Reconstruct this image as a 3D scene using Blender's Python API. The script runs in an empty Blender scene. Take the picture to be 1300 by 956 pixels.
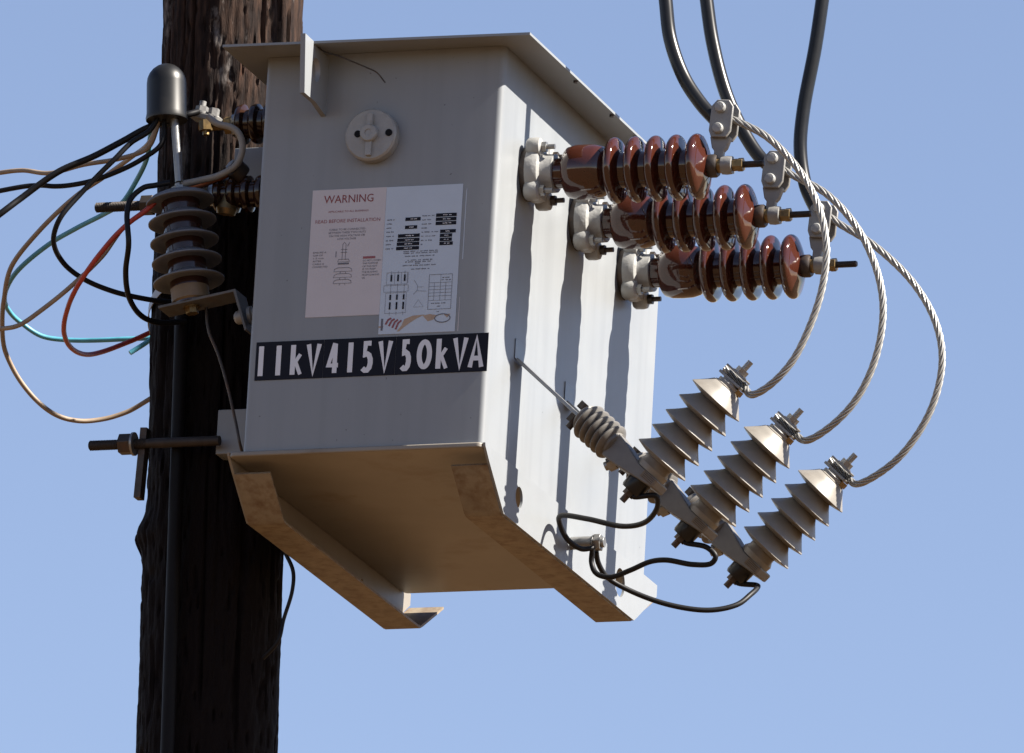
import bpy, bmesh, math, random
import numpy as np
from mathutils import Matrix, Vector
R = math.radians
sc = bpy.context.scene
col = sc.collection
random.seed(7)
rng = np.random.default_rng(5)

# ------------------------------------------------------------------ camera
cam_d = bpy.data.cameras.new('camera')
cam = bpy.data.objects.new('camera', cam_d)
col.objects.link(cam)
cr = Vector((0.94357, 0.32656, 0.05510)); cu = Vector((0.04071, -0.27949, 0.95928)); cf = Vector((-0.32866, 0.90291, 0.27701))
m = Matrix.Identity(4)
for i in range(3):
    m[i][0] = cr[i]; m[i][1] = cu[i]; m[i][2] = -cf[i]
m.translation = Vector((6.7936, -17.6131, -5.1903))
cam.matrix_world = m
cam_d.lens = 399.03; cam_d.sensor_width = 36
cam_d.shift_x = 0.0528; cam_d.shift_y = -0.0512
cam_d.clip_start = 0.5; cam_d.clip_end = 5000
sc.camera = cam

# ------------------------------------------------------------------ sky and sun
SUN_EL, SUN_AZ = 43.5, 2.6            # azimuth measured from +X towards +Y
to_sun = Vector((math.cos(R(SUN_EL)) * math.cos(R(SUN_AZ)), math.cos(R(SUN_EL)) * math.sin(R(SUN_AZ)), math.sin(R(SUN_EL))))
world = bpy.data.worlds.new('World'); sc.world = world
world.use_nodes = True
wn = world.node_tree.nodes; wl = world.node_tree.links
wn.clear()
sky = wn.new('ShaderNodeTexSky'); sky.sky_type = 'NISHITA'; sky.sun_disc = False
sky.sun_elevation = R(SUN_EL); sky.sun_rotation = R(90 - SUN_AZ)
sky.altitude = 1200; sky.air_density = 1.0; sky.dust_density = 0.05; sky.ozone_density = 1.5
bg = wn.new('ShaderNodeBackground'); bg.inputs[1].default_value = 0.050
wo = wn.new('ShaderNodeOutputWorld')
tint = wn.new('ShaderNodeMix'); tint.data_type = 'RGBA'; tint.blend_type = 'MULTIPLY'; tint.inputs[0].default_value = 1.0; tint.inputs[7].default_value = (1.11, 0.955, 0.93, 1)   # even colour tint over the whole sky
wl.new(sky.outputs[0], tint.inputs[6]); wl.new(tint.outputs[2], bg.inputs[0]); wl.new(bg.outputs[0], wo.inputs[0])
sun_d = bpy.data.lights.new('sun', 'SUN'); sun_d.energy = 5.0; sun_d.angle = R(0.53); sun_d.color = (1.0, 0.93, 0.83)
sun = bpy.data.objects.new('sun', sun_d); col.objects.link(sun)
sun.rotation_euler = to_sun.to_track_quat('Z', 'Y').to_euler(); sun.location = (8, 0, 8)
sc.view_settings.view_transform = 'Standard'; sc.view_settings.look = 'None'
sc.view_settings.exposure = 1.91; sc.view_settings.gamma = 1.0; sc.view_settings.use_curve_mapping = False

# ------------------------------------------------------------------ materials
MAT = {}
def mat(name, c, rough=0.5, metal=0.0, var=0.12, scale=18, bump=0.0, bscale=120, c2=None, m2=(0.5, 0.7), stretch=(1, 1, 1), spec=0.5, coat=0.0, rvar=0.0, m2scale=None):
    """procedural material: base colour broken up by noise, optional second colour in patches, fine bump"""
    c = tuple(q * 0.645 for q in c)
    if c2: c2 = tuple(q * 0.645 for q in c2)
    ma = bpy.data.materials.new(name); ma.use_nodes = True
    n = ma.node_tree.nodes; l = ma.node_tree.links
    b = n['Principled BSDF']
    tc = n.new('ShaderNodeTexCoord'); mp = n.new('ShaderNodeMapping'); mp.inputs['Scale'].default_value = stretch
    l.new(tc.outputs['Object'], mp.inputs[0])
    nz = n.new('ShaderNodeTexNoise'); nz.inputs['Scale'].default_value = scale; nz.inputs['Detail'].default_value = 6; nz.inputs['Roughness'].default_value = 0.6
    l.new(mp.outputs[0], nz.inputs[0])
    rp = n.new('ShaderNodeMapRange'); rp.inputs[1].default_value = 0.3; rp.inputs[2].default_value = 0.7
    rp.inputs[3].default_value = 1 - var; rp.inputs[4].default_value = 1 + var
    l.new(nz.outputs[0], rp.inputs[0])
    mx = n.new('ShaderNodeVectorMath'); mx.operation = 'SCALE'; mx.inputs[0].default_value = c
    l.new(rp.outputs[0], mx.inputs['Scale'])
    out = mx.outputs[0]
    if c2:
        n2 = n.new('ShaderNodeTexNoise'); n2.inputs['Scale'].default_value = m2scale or scale * 0.7; n2.inputs['Detail'].default_value = 8; n2.inputs['Roughness'].default_value = 0.65
        l.new(mp.outputs[0], n2.inputs[0])
        r2 = n.new('ShaderNodeMapRange'); r2.inputs[1].default_value = m2[0]; r2.inputs[2].default_value = m2[1]
        l.new(n2.outputs[0], r2.inputs[0])
        mm = n.new('ShaderNodeMix'); mm.data_type = 'RGBA'
        l.new(r2.outputs[0], mm.inputs[0]); l.new(out, mm.inputs[6]); mm.inputs[7].default_value = (*c2, 1)
        out = mm.outputs[2]
    l.new(out, b.inputs['Base Color'])
    b.inputs['Metallic'].default_value = metal
    b.inputs['Specular IOR Level'].default_value = spec
    b.inputs['Coat Weight'].default_value = coat
    if rvar:
        rr = n.new('ShaderNodeMapRange'); rr.inputs[1].default_value = 0.3; rr.inputs[2].default_value = 0.7
        rr.inputs[3].default_value = max(0.02, rough - rvar); rr.inputs[4].default_value = rough + rvar
        l.new(nz.outputs[0], rr.inputs[0]); l.new(rr.outputs[0], b.inputs['Roughness'])
    else:
        b.inputs['Roughness'].default_value = rough
    if bump:
        nb = n.new('ShaderNodeTexNoise'); nb.inputs['Scale'].default_value = bscale; nb.inputs['Detail'].default_value = 4
        l.new(mp.outputs[0], nb.inputs[0])
        bp = n.new('ShaderNodeBump'); bp.inputs['Strength'].default_value = 1.0; bp.inputs['Distance'].default_value = bump
        l.new(nb.outputs[0], bp.inputs['Height']); l.new(bp.outputs[0], b.inputs['Normal'])
    MAT[name] = ma
    return ma
PAINT = (0.285, 0.302, 0.318)
mat('tank_paint', PAINT, 0.40, var=0.035, scale=5, bump=0.0002, bscale=7, rvar=0.06)
def weather(ma, runs=0.06, specks=True):
    """faint vertical rain runs and a few chipped specks multiplied over a paint"""
    n = ma.node_tree.nodes; l = ma.node_tree.links; b = n['Principled BSDF']; src = b.inputs['Base Color'].links[0].from_socket
    tc = n.new('ShaderNodeTexCoord'); mp = n.new('ShaderNodeMapping'); mp.inputs['Scale'].default_value = (1, 1, 0.05); l.new(tc.outputs['Object'], mp.inputs[0])
    z = n.new('ShaderNodeTexNoise'); z.inputs['Scale'].default_value = 34; z.inputs['Detail'].default_value = 5; l.new(mp.outputs[0], z.inputs[0])
    r = n.new('ShaderNodeMapRange'); r.inputs[1].default_value = 0.45; r.inputs[2].default_value = 0.75; r.inputs[3].default_value = 1.0; r.inputs[4].default_value = 1 - runs; l.new(z.outputs[0], r.inputs[0])
    k = r.outputs[0]
    if specks:
        z2 = n.new('ShaderNodeTexNoise'); z2.inputs['Scale'].default_value = 95; z2.inputs['Detail'].default_value = 2; l.new(tc.outputs['Object'], z2.inputs[0])
        r2 = n.new('ShaderNodeMapRange'); r2.inputs[1].default_value = 0.765; r2.inputs[2].default_value = 0.785; r2.inputs[3].default_value = 1.0; r2.inputs[4].default_value = 0.45; l.new(z2.outputs[0], r2.inputs[0])
        mm = n.new('ShaderNodeMath'); mm.operation = 'MULTIPLY'; l.new(k, mm.inputs[0]); l.new(r2.outputs[0], mm.inputs[1]); k = mm.outputs[0]
    v = n.new('ShaderNodeVectorMath'); v.operation = 'SCALE'; l.new(src, v.inputs[0]); l.new(k, v.inputs['Scale']); l.new(v.outputs[0], b.inputs['Base Color'])
weather(MAT['tank_paint'], 0.09)
mat('lid_paint', PAINT, 0.42, var=0.05, scale=8, bump=0.0008, bscale=9)
mat('base_paint', (0.28, 0.25, 0.21), 0.45, var=0.10, scale=7, c2=(0.19, 0.13, 0.08), m2=(0.56, 0.8), m2scale=9)
mat('foot_paint', PAINT, 0.42, var=0.05, scale=9)
mat('foot_rust', (0.29, 0.235, 0.165), 0.6, var=0.14, scale=22, c2=(0.15, 0.082, 0.04), m2=(0.44, 0.72), m2scale=40, bump=0.0006, bscale=160)
mat('cast_white', (0.34, 0.34, 0.33), 0.42, var=0.10, scale=40, bump=0.0010, bscale=110, c2=(0.22, 0.205, 0.18), m2=(0.58, 0.75), m2scale=35)
mat('porcelain', (0.058, 0.0160, 0.0092), 0.07, var=0.14, scale=30, coat=0.25, bump=0.0001, bscale=60)
mat('porcelain_dark', (0.035, 0.014, 0.010), 0.12, var=0.15, scale=30)
mat('lv_porcelain', (0.030, 0.012, 0.006), 0.16, var=0.25, scale=25)
mat('polymer', (0.27, 0.248, 0.215), 0.40, var=0.08, scale=30, c2=(0.19, 0.165, 0.135), m2=(0.52, 0.78), m2scale=22)
mat('polymer_grey', (0.150, 0.162, 0.19), 0.5, var=0.12, scale=25, c2=(0.15, 0.14, 0.13), m2=(0.52, 0.78))
mat('bracket_polymer', (0.17, 0.16, 0.148), 0.5, var=0.12, scale=40)
mat('tan_base', (0.19, 0.13, 0.07), 0.55, var=0.15, scale=40)
mat('galvanised', (0.36, 0.36, 0.355), 0.42, 0.75, var=0.14, scale=60, rvar=0.1)
mat('grey_cast', (0.29, 0.283, 0.27), 0.5, 0.25, var=0.10, scale=50, bump=0.0004, bscale=200)
mat('brass', (0.30, 0.20, 0.085), 0.42, 0.8, var=0.25, scale=60, c2=(0.13, 0.09, 0.05), m2=(0.5, 0.75))
mat('bolt_dark', (0.075, 0.062, 0.055), 0.5, 0.6, var=0.25, scale=60, c2=(0.16, 0.08, 0.04), m2=(0.5, 0.8))
mat('rust_dark', (0.045, 0.034, 0.028), 0.6, 0.4, var=0.25, scale=60)
mat('bracket_steel', (0.13, 0.125, 0.12), 0.55, 0.3, var=0.2, scale=50, c2=(0.16, 0.10, 0.06), m2=(0.55, 0.8))
mat('aluminium', (0.42, 0.41, 0.385), 0.42, 0.55, var=0.10, scale=80)
mat('rubber', (0.013, 0.013, 0.014), 0.30, var=0.2, scale=40, spec=0.28)
mat('cap_rubber', (0.011, 0.011, 0.011), 0.40, var=0.3, scale=20, c2=(0.030, 0.028, 0.026), m2=(0.5, 0.8), spec=0.3)
mat('wire_black', (0.008, 0.008, 0.010), 0.5, var=0.2, scale=40, spec=0.2)
mat('conduit_black', (0.006, 0.005, 0.006), 0.55, var=0.2, scale=40, spec=0.12)
mat('wire_tan', (0.33, 0.245, 0.17), 0.55, var=0.14, scale=50)
mat('wire_blue', (0.09, 0.38, 0.50), 0.45, var=0.15, scale=50)
mat('wire_red', (0.46, 0.042, 0.025), 0.45, var=0.18, scale=50)
mat('wire_grey', (0.30, 0.28, 0.25), 0.5, var=0.1, scale=50)
mat('copper', (0.42, 0.15, 0.07), 0.5, 0.6, var=0.2, scale=60)
mat('ink_black', (0.008, 0.008, 0.010), 0.6, var=0.1, spec=0.1)
mat('ink_grey', (0.14, 0.14, 0.17), 0.5, var=0.1)
mat('ink_red', (0.27, 0.026, 0.022), 0.45, var=0.1)
mat('ink_rose', (0.33, 0.08, 0.088), 0.45, var=0.1)
mat('ink_white', (0.85, 0.86, 0.90), 0.4, var=0.04)
mat('sticker_pink', (0.66, 0.61, 0.62), 0.35, var=0.03, scale=20)
mat('sticker_blue', (0.60, 0.68, 0.78), 0.3, var=0.03, scale=20)
mat('ink_tan', (0.50, 0.36, 0.25), 0.5, var=0.12, scale=90)
mat('ink_navy', (0.012, 0.014, 0.024), 0.55, var=0.1, spec=0.12)
mat('ground_earth', (0.14, 0.082, 0.04), 0.95, var=0.25, scale=0.6, c2=(0.13, 0.08, 0.04), m2=(0.45, 0.65), spec=0.1)
mat('steel_band', (0.45, 0.45, 0.46), 0.4, 0.3, var=0.08, scale=60)

def wood_material():
    ma = bpy.data.materials.new('creosoted_wood'); ma.use_nodes = True
    n = ma.node_tree.nodes; l = ma.node_tree.links; b = n['Principled BSDF']
    tc = n.new('ShaderNodeTexCoord'); mp = n.new('ShaderNodeMapping'); mp.inputs['Scale'].default_value = (1, 1, 0.14)
    l.new(tc.outputs['Object'], mp.inputs[0])
    def noise(scale, src, detail=8, rough=0.65):
        z = n.new('ShaderNodeTexNoise'); z.inputs['Scale'].default_value = scale; z.inputs['Detail'].default_value = detail; z.inputs['Roughness'].default_value = rough
        l.new(src, z.inputs[0]); return z.outputs[0]
    def rng_(src, a, b_):
        z = n.new('ShaderNodeMapRange'); z.inputs[1].default_value = a; z.inputs[2].default_value = b_; l.new(src, z.inputs[0]); return z.outputs[0]
    def mix(f, a, c2):
        z = n.new('ShaderNodeMix'); z.data_type = 'RGBA'; l.new(f, z.inputs[0])
        if isinstance(a, tuple): z.inputs[6].default_value = (*a, 1)
        else: l.new(a, z.inputs[6])
        z.inputs[7].default_value = (*c2, 1); return z.outputs[2]
    fine = noise(85, mp.outputs[0])
    c = mix(rng_(fine, 0.42, 0.68), (0.009, 0.005, 0.004), (0.044, 0.024, 0.016))
    mp2 = n.new('ShaderNodeMapping'); mp2.inputs['Scale'].default_value = (1, 1, 0.35); l.new(tc.outputs['Object'], mp2.inputs[0])
    patch = noise(16, mp2.outputs[0], 10, 0.7)
    c = mix(rng_(patch, 0.57, 0.67), c, (0.15, 0.132, 0.122))
    rust = noise(11, mp2.outputs[0], 6, 0.6)
    c = mix(rng_(rust, 0.66, 0.74), c, (0.11, 0.035, 0.014))
    # tank's shade put into the wood colour: darker below the lid, ragged upper edge
    sp = n.new('ShaderNodeSeparateXYZ'); l.new(tc.outputs['Object'], sp.inputs[0])
    ad = n.new('ShaderNodeMath'); ad.operation = 'MULTIPLY_ADD'; ad.inputs[1].default_value = 0.35
    l.new(fine, ad.inputs[0]); l.new(sp.outputs[2], ad.inputs[2])
    shade_mask = n.new('ShaderNodeMapRange'); shade_mask.inputs[1].default_value = 7.78; shade_mask.inputs[2].default_value = 7.52; l.new(ad.outputs[0], shade_mask.inputs[0])
    c = mix(shade_mask.outputs[0], c, (0.0042, 0.0022, 0.0020))
    l.new(c, b.inputs['Base Color']); b.inputs['Roughness'].default_value = 0.75; b.inputs['Specular IOR Level'].default_value = 0.10
    bp = n.new('ShaderNodeBump'); bp.inputs['Strength'].default_value = 1.0; bp.inputs['Distance'].default_value = 0.006
    l.new(fine, bp.inputs['Height']); l.new(bp.outputs[0], b.inputs['Normal'])
    MAT['creosoted_wood'] = ma
wood_material()

# ------------------------------------------------------------------ mesh helpers
def frame(o, z, xh=(0, 1, 0)):
    """matrix with origin o and local Z along z"""
    z = Vector(z).normalized(); x = Vector(xh); x = x - z * x.dot(z)
    if x.length < 1e-4: x = Vector((1, 0, 0)) - z * z.x
    x.normalize(); y = z.cross(x)
    mm = Matrix.Identity(4)
    for i in range(3):
        mm[i][0] = x[i]; mm[i][1] = y[i]; mm[i][2] = z[i]; mm[i][3] = o[i]
    return mm

def smooth_path(pts, n=8):
    """Catmull-Rom resampling"""
    P = np.array(pts, float)
    if len(P) < 3: return P
    Q = np.vstack([2 * P[0] - P[1], P, 2 * P[-1] - P[-2]]); out = []
    for i in range(1, len(Q) - 2):
        p = Q[i - 1:i + 3]; t = [0.0]
        for k in range(3): t.append(t[-1] + max(1e-5, np.linalg.norm(p[k + 1] - p[k])) ** 0.5)     # centripetal, no overshoot
        for u in np.linspace(t[1], t[2], n, endpoint=False):
            a = [p[k] * (t[k + 1] - u) / (t[k + 1] - t[k]) + p[k + 1] * (u - t[k]) / (t[k + 1] - t[k]) for k in range(3)]
            b = [a[k] * (t[k + 2] - u) / (t[k + 2] - t[k]) + a[k + 1] * (u - t[k]) / (t[k + 2] - t[k]) for k in range(2)]
            out.append(b[0] * (t[2] - u) / (t[2] - t[1]) + b[1] * (u - t[1]) / (t[2] - t[1]))
    out.append(P[-1]); return np.array(out)

def frames_along(P):
    T = np.gradient(P, axis=0); T /= np.linalg.norm(T, axis=1)[:, None]
    ref = np.array([0, 1, 0]) if abs(T[0][1]) < 0.9 else np.array([1, 0, 0])
    N = np.cross(T[0], ref); N /= np.linalg.norm(N); U = []; V = []
    for t in T:
        N = N - t * N.dot(t); N /= np.linalg.norm(N); U.append(N.copy()); V.append(np.cross(t, N))
    return T, np.array(U), np.array(V)

def kinked(P, amp):
    n = len(P); k = max(4, n // 9); x = np.linspace(0, 1, n)
    off = np.stack([np.interp(x, np.linspace(0, 1, k), np.concatenate([[0], rng.normal(0, amp, k - 2), [0]])) for _ in range(3)], 1)
    ker = np.array([1, 2, 3, 2, 1]) / 9
    for c in range(3): off[:, c] = np.convolve(np.pad(off[:, c], 2, mode='edge'), ker, 'valid')
    return P + off

class MB:
    def __init__(s): s.v = []; s.f = []
    def add(s, vs, fs, M=None):
        o = len(s.v)
        s.v += [tuple(M @ Vector(p)) if M else tuple(p) for p in vs]
        s.f += [tuple(i + o for i in f) for f in fs]; return s
    def box(s, c, d, M=None):
        x, y, z = c; a, b, h = d[0] / 2, d[1] / 2, d[2] / 2
        vs = [(x + i * a, y + j * b, z + k * h) for k in (-1, 1) for j in (-1, 1) for i in (-1, 1)]
        return s.add(vs, [(0, 2, 3, 1), (4, 5, 7, 6), (0, 1, 5, 4), (1, 3, 7, 5), (3, 2, 6, 7), (2, 0, 4, 6)], M)
    def lathe(s, prof, M=None, seg=40, sx=1.0, sy=1.0, lobe=None):
        vs = []; fs = []
        for r, t in prof:
            for k in range(seg):
                a = 2 * math.pi * k / seg; q = r * (lobe(a) if lobe else 1)
                vs.append((q * math.cos(a) * sx, q * math.sin(a) * sy, t))
        for i in range(len(prof) - 1):
            for k in range(seg):
                k2 = (k + 1) % seg
                fs.append((i * seg + k, i * seg + k2, (i + 1) * seg + k2, (i + 1) * seg + k))
        fs.append(tuple(range(seg))[::-1]); b = (len(prof) - 1) * seg
        fs.append(tuple(b + k for k in range(seg)))
        return s.add(vs, fs, M)
    def cyl(s, r, t0, t1, M=None, seg=24, ch=0.0):
        if ch: pr = [(r - ch, t0), (r, t0 + ch), (r, t1 - ch), (r - ch, t1)]
        else: pr = [(r, t0), (r, t1)]
        return s.lathe(pr, M, seg)
    def tube(s, P, r, seg=10, caps=True):
        T, U, V = frames_along(P); n = len(P); vs = []; fs = []
        rr = np.broadcast_to(r, (n,))
        for i in range(n):
            for k in range(seg):
                a = 2 * math.pi * k / seg
                vs.append(P[i] + rr[i] * (math.cos(a) * U[i] + math.sin(a) * V[i]))
        for i in range(n - 1):
            for k in range(seg):
                k2 = (k + 1) % seg
                fs.append((i * seg + k, i * seg + k2, (i + 1) * seg + k2, (i + 1) * seg + k))
        if caps: fs.append(tuple(range(seg))[::-1]); fs.append(tuple((n - 1) * seg + k for k in range(seg)))
        return s.add(vs, fs)
    def prism(s, pts, t0, t1, M=None):
        n = len(pts)
        vs = [(x, y, t0) for x, y in pts] + [(x, y, t1) for x, y in pts]
        fs = [tuple(range(n))[::-1], tuple(range(n, 2 * n))] + [(i, (i + 1) % n, n + (i + 1) % n, n + i) for i in range(n)]
        return s.add(vs, fs, M)

ORG = {}
def build(name, mb, material, parent=None, smooth=35, bevel=0.0, org=None, kind=None):
    if isinstance(mb, MB): V = [Vector(v) for v in mb.v]; F = mb.f
    else: V, F = mb
    if parent is not None: o0 = ORG[parent.name]
    elif org is not None: o0 = Vector(org)
    else:
        A = np.array([tuple(v) for v in V]); o0 = Vector(((A[:, 0].min() + A[:, 0].max()) / 2, (A[:, 1].min() + A[:, 1].max()) / 2, A[:, 2].min()))
    me = bpy.data.meshes.new(name); me.from_pydata([tuple(v - o0) for v in V], [], F)
    bm = bmesh.new(); bm.from_mesh(me); bmesh.ops.recalc_face_normals(bm, faces=bm.faces); bm.to_mesh(me); bm.free()
    if smooth:
        me.shade_smooth(); me.set_sharp_from_angle(angle=R(smooth))
    ob = bpy.data.objects.new(name, me); col.objects.link(ob)
    me.materials.append(MAT[material])
    if parent is not None: ob.parent = parent
    else: ob.location = o0
    ORG[ob.name] = o0
    if bevel:
        bv = ob.modifiers.new('bevel', 'BEVEL'); bv.width = bevel; bv.segments = 2; bv.limit_method = 'ANGLE'; bv.angle_limit = R(40)
        bv.harden_normals = True
    if kind: ob['kind'] = kind
    return ob

def shared(name, me, parent, M):
    """place an already built mesh (alike pieces share mesh data) under a parent"""
    ob = bpy.data.objects.new(name, me); col.objects.link(ob); ob.parent = parent
    MM = M.copy(); MM.translation = M.translation - ORG[parent.name]
    ob.matrix_local = MM; ORG[ob.name] = ORG[parent.name]
    return ob

def local_mesh(name, mb, material, smooth=35):
    me = bpy.data.meshes.new(name); me.from_pydata(mb.v, [], mb.f)
    bm = bmesh.new(); bm.from_mesh(me); bmesh.ops.recalc_face_normals(bm, faces=bm.faces); bm.to_mesh(me); bm.free()
    me.shade_smooth(); me.set_sharp_from_angle(angle=R(smooth)); me.materials.append(MAT[material]); return me

def thing(name, loc, label, cat, group=None):
    o = bpy.data.objects.new(name, None); col.objects.link(o); o.location = loc; o.empty_display_size = 0.05
    ORG[o.name] = Vector(loc); return tag(o, label, cat, group)
def tag(o, label, cat, group=None):
    o['label'] = label; o['category'] = cat
    if group: o['group'] = group
    return o

def fill_plate(outer, holes, t, M):
    """plate with holes: filled 2D curve, extruded; returned as verts and faces in world space"""
    cu_ = bpy.data.curves.new('tmp', 'CURVE'); cu_.dimensions = '2D'; cu_.fill_mode = 'BOTH'; cu_.extrude = t / 2
    for loop in [outer] + holes:
        sp = cu_.splines.new('POLY'); sp.points.add(len(loop) - 1); sp.use_cyclic_u = True
        for p, q in zip(sp.points, loop): p.co = (q[0], q[1], 0, 1)
    return curve_geo(cu_, M)
def curve_geo(cu_, M):
    ob = bpy.data.objects.new('tmp', cu_); col.objects.link(ob)
    dg = bpy.context.evaluated_depsgraph_get(); me = bpy.data.meshes.new_from_object(ob.evaluated_get(dg))
    vs = [M @ v.co for v in me.vertices]; fs = [tuple(p.vertices) for p in me.polygons]
    bpy.data.objects.remove(ob); bpy.data.curves.remove(cu_); bpy.data.meshes.remove(me)
    return vs, fs
def circle(cx, cy, r, n=28, ry=None):
    return [(cx + r * math.cos(2 * math.pi * k / n), cy + (ry or r) * math.sin(2 * math.pi * k / n)) for k in range(n)]
def hexprof(r): return [(r * math.cos(math.pi / 3 * k), r * math.sin(math.pi / 3 * k)) for k in range(6)]
def nut(mb, M, r, t0, t1): return mb.prism(hexprof(r), t0, t1, M)

def front_text(mb, s, x, z, h, y, width=None, align='CENTER'):
    """flat print on a plane facing -Y; h is the cap height"""
    cu_ = bpy.data.curves.new('tmp', 'FONT'); cu_.body = s; cu_.size = h / 0.73; cu_.align_x = align; cu_.resolution_u = 2; cu_.fill_mode = 'FRONT'
    M = Matrix(((1, 0, 0, 0), (0, 0, -1, 0), (0, 1, 0, 0), (0, 0, 0, 1)))
    vs, fs = curve_geo(cu_, M)
    if width:
        xs = [v.x for v in vs]; k = width / (max(xs) - min(xs))
        vs = [Vector((v.x * k, v.y, v.z)) for v in vs]
    mb.add([(v.x + x, y, v.z + z) for v in vs], fs)
def rect(mb, x0, x1, z0, z1, y): mb.add([(x0, y, z0), (x1, y, z0), (x1, y, z1), (x0, y, z1)], [(0, 1, 2, 3)])
def ribbon(mb, pts, w, y, closed=False):
    """flat stroke with mitred joints in the XZ plane"""
    P = [Vector((p[0], p[1])) for p in pts]; n = len(P); L = []; Q = []
    for i in range(n):
        a = P[i - 1] if (i > 0 or closed) else None; b = P[(i + 1) % n] if (i < n - 1 or closed) else None
        d1 = (P[i] - a).normalized() if a is not None else None; d2 = (b - P[i]).normalized() if b is not None else None
        if d1 is None: d1 = d2
        if d2 is None: d2 = d1
        nn = Vector((-(d1 + d2).y, (d1 + d2).x)).normalized(); k = max(0.8, nn.dot(Vector((-d1.y, d1.x))))
        L.append(P[i] + nn * w / 2 / k); Q.append(P[i] - nn * w / 2 / k)
    vs = [(p.x, y, p.y) for p in L] + [(p.x, y, p.y) for p in Q]
    fs = [(i, (i + 1) % n, n + (i + 1) % n, n + i) for i in range(n if closed else n - 1)]
    mb.add(vs, fs)
def dashes(mb, x0, x1, z, h, y, rnd):
    """a line of print too small to read: broken word-long strokes"""
    x = x0
    while x < x1 - h:
        w = min(rnd.uniform(1.2, 4.5) * h, x1 - x); q = x
        while q < x + w - 0.3 * h:
            c = rnd.uniform(0.35, 0.6) * h
            rect(mb, q, min(q + c, x + w), z - h * rnd.uniform(0.2, 0.5), z + h * rnd.uniform(0.2, 0.5), y); q += c + 0.22 * h
        x += w + 0.8 * h

# ------------------------------------------------------------------ ground (far below the frame; its sunlit earth lights the undersides)
gm = MB(); S = 3000; GZ = -6.80
gm.add([(-S, -S, GZ), (S, -S, GZ), (S, S, GZ), (-S, S, GZ)], [(0, 1, 2, 3)])
build('ground', gm, 'ground_earth', smooth=0, org=(0, 0, GZ))['kind'] = 'structure'

# ------------------------------------------------------------------ wooden pole
PY = 0.445
def pole_cx(z): return -0.2135 - 0.0317 * z
def vnoise(u, v, nu, nv, seed):
    """periodic value noise on (angle, height)"""
    g = np.random.default_rng(seed).random((nu, nv + 2)); a = (u % 1) * nu; i = np.floor(a).astype(int); fa = a - i
    b = np.clip(v, 0, 0.9999) * nv; j = np.floor(b).astype(int); fb = b - j
    fa = fa * fa * (3 - 2 * fa); fb = fb * fb * (3 - 2 * fb)
    return (g[i % nu, j] * (1 - fa) + g[(i + 1) % nu, j] * fa) * (1 - fb) + (g[i % nu, j + 1] * (1 - fa) + g[(i + 1) % nu, j + 1] * fa) * fb
def make_pole():
    zs = np.concatenate([np.linspace(GZ - 0.3, -0.8, 60, endpoint=False), np.linspace(-0.8, 1.35, 300, endpoint=False), np.linspace(1.35, 2.6, 30)])
    n = 220; th = np.arange(n) / n
    Z, T = np.meshgrid(zs, th, indexing='ij'); v = (Z - zs[0]) / (zs[-1] - zs[0])
    rad = 0.1235 + 0.0012 * np.clip(Z - 0.3, -1, 1) - 0.004 * np.clip(-1 - Z, 0, 6) * -1
    rad = rad + 0.006 * (vnoise(T, v, 9, 30, 1) - 0.5) + 0.0035 * (vnoise(T, v, 60, 60, 2) - 0.5) + 0.0034 * (vnoise(T, v, 140, 260, 3) - 0.5) + 0.0016 * (vnoise(T, v, 200, 900, 8) - 0.5)
    crack = vnoise(T, v, 70, 40, 4); rad = rad - 0.011 * np.clip((crack - 0.74) / 0.2, 0, 1)
    crack2 = vnoise(T, v, 110, 300, 6); rad = rad - 0.006 * np.clip((crack2 - 0.78) / 0.15, 0, 1)
    ang = 2 * np.pi * T; side = np.clip(np.cos(ang - R(190)), 0, 1) ** 3                # swelling on the far side from the tank
    step = 1 / (1 + np.exp((Z - 0.01) / 0.012))
    rad = rad + side * (0.003 * step + 0.0165 * np.exp(-((Z + 0.03) / 0.027) ** 2) + 0.004 * np.exp(-((Z + 0.075) / 0.02) ** 2) * vnoise(T, v, 40, 300, 9))
    X = pole_cx(Z) + rad * np.cos(ang); Y = PY + rad * np.sin(ang)
    vs = np.stack([X, Y, Z], -1).reshape(-1, 3); k = len(zs); fs = []
    for i in range(k - 1):
        b = i * n
        fs += [(b + j, b + (j + 1) % n, b + n + (j + 1) % n, b + n + j) for j in range(n)]
    fs.append(tuple((k - 1) * n + j for j in range(n)))
    mb = MB(); mb.v = [tuple(p) for p in vs]; mb.f = fs
    o = build('utility_pole', mb, 'creosoted_wood', smooth=50, org=(pole_cx(GZ), PY, GZ))
    tag(o, 'dark creosoted wooden utility pole carrying the transformer', 'pole')
make_pole()

# ------------------------------------------------------------------ transformer
W, D, H = 0.4408, 0.8901, 0.70
YB = (0.146, 0.420, 0.690); ZB = (0.5235, 0.5155, 0.5045)      # the three high voltage phases
tr = thing('transformer', (W / 2, D / 2, -0.1), 'grey steel transformer box with 11kV 415V 50kVA plate, mounted on the pole', 'transformer')

def rrect(x0, x1, y0, y1, r, n=6):
    out = []
    for cx, cy, a0 in ((x1 - r, y1 - r, 0), (x0 + r, y1 - r, 90), (x0 + r, y0 + r, 180), (x1 - r, y0 + r, 270)):
        for k in range(n + 1):
            a = R(a0 + 90 * k / n); out.append((cx + r * math.cos(a), cy + r * math.sin(a)))
    return out
build('tank', MB().prism(rrect(0, W, 0, D, 0.011), 0.0, 0.7125), 'tank_paint', tr, smooth=40)
# base plate with a thin rolled rim, sitting under the tank
mb = MB().prism(rrect(-0.0215, W - 0.0005, -0.007, D + 0.02, 0.010), -0.010, -0.0005)
build('base_plate', mb, 'base_paint', tr, bevel=0.003)
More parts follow.
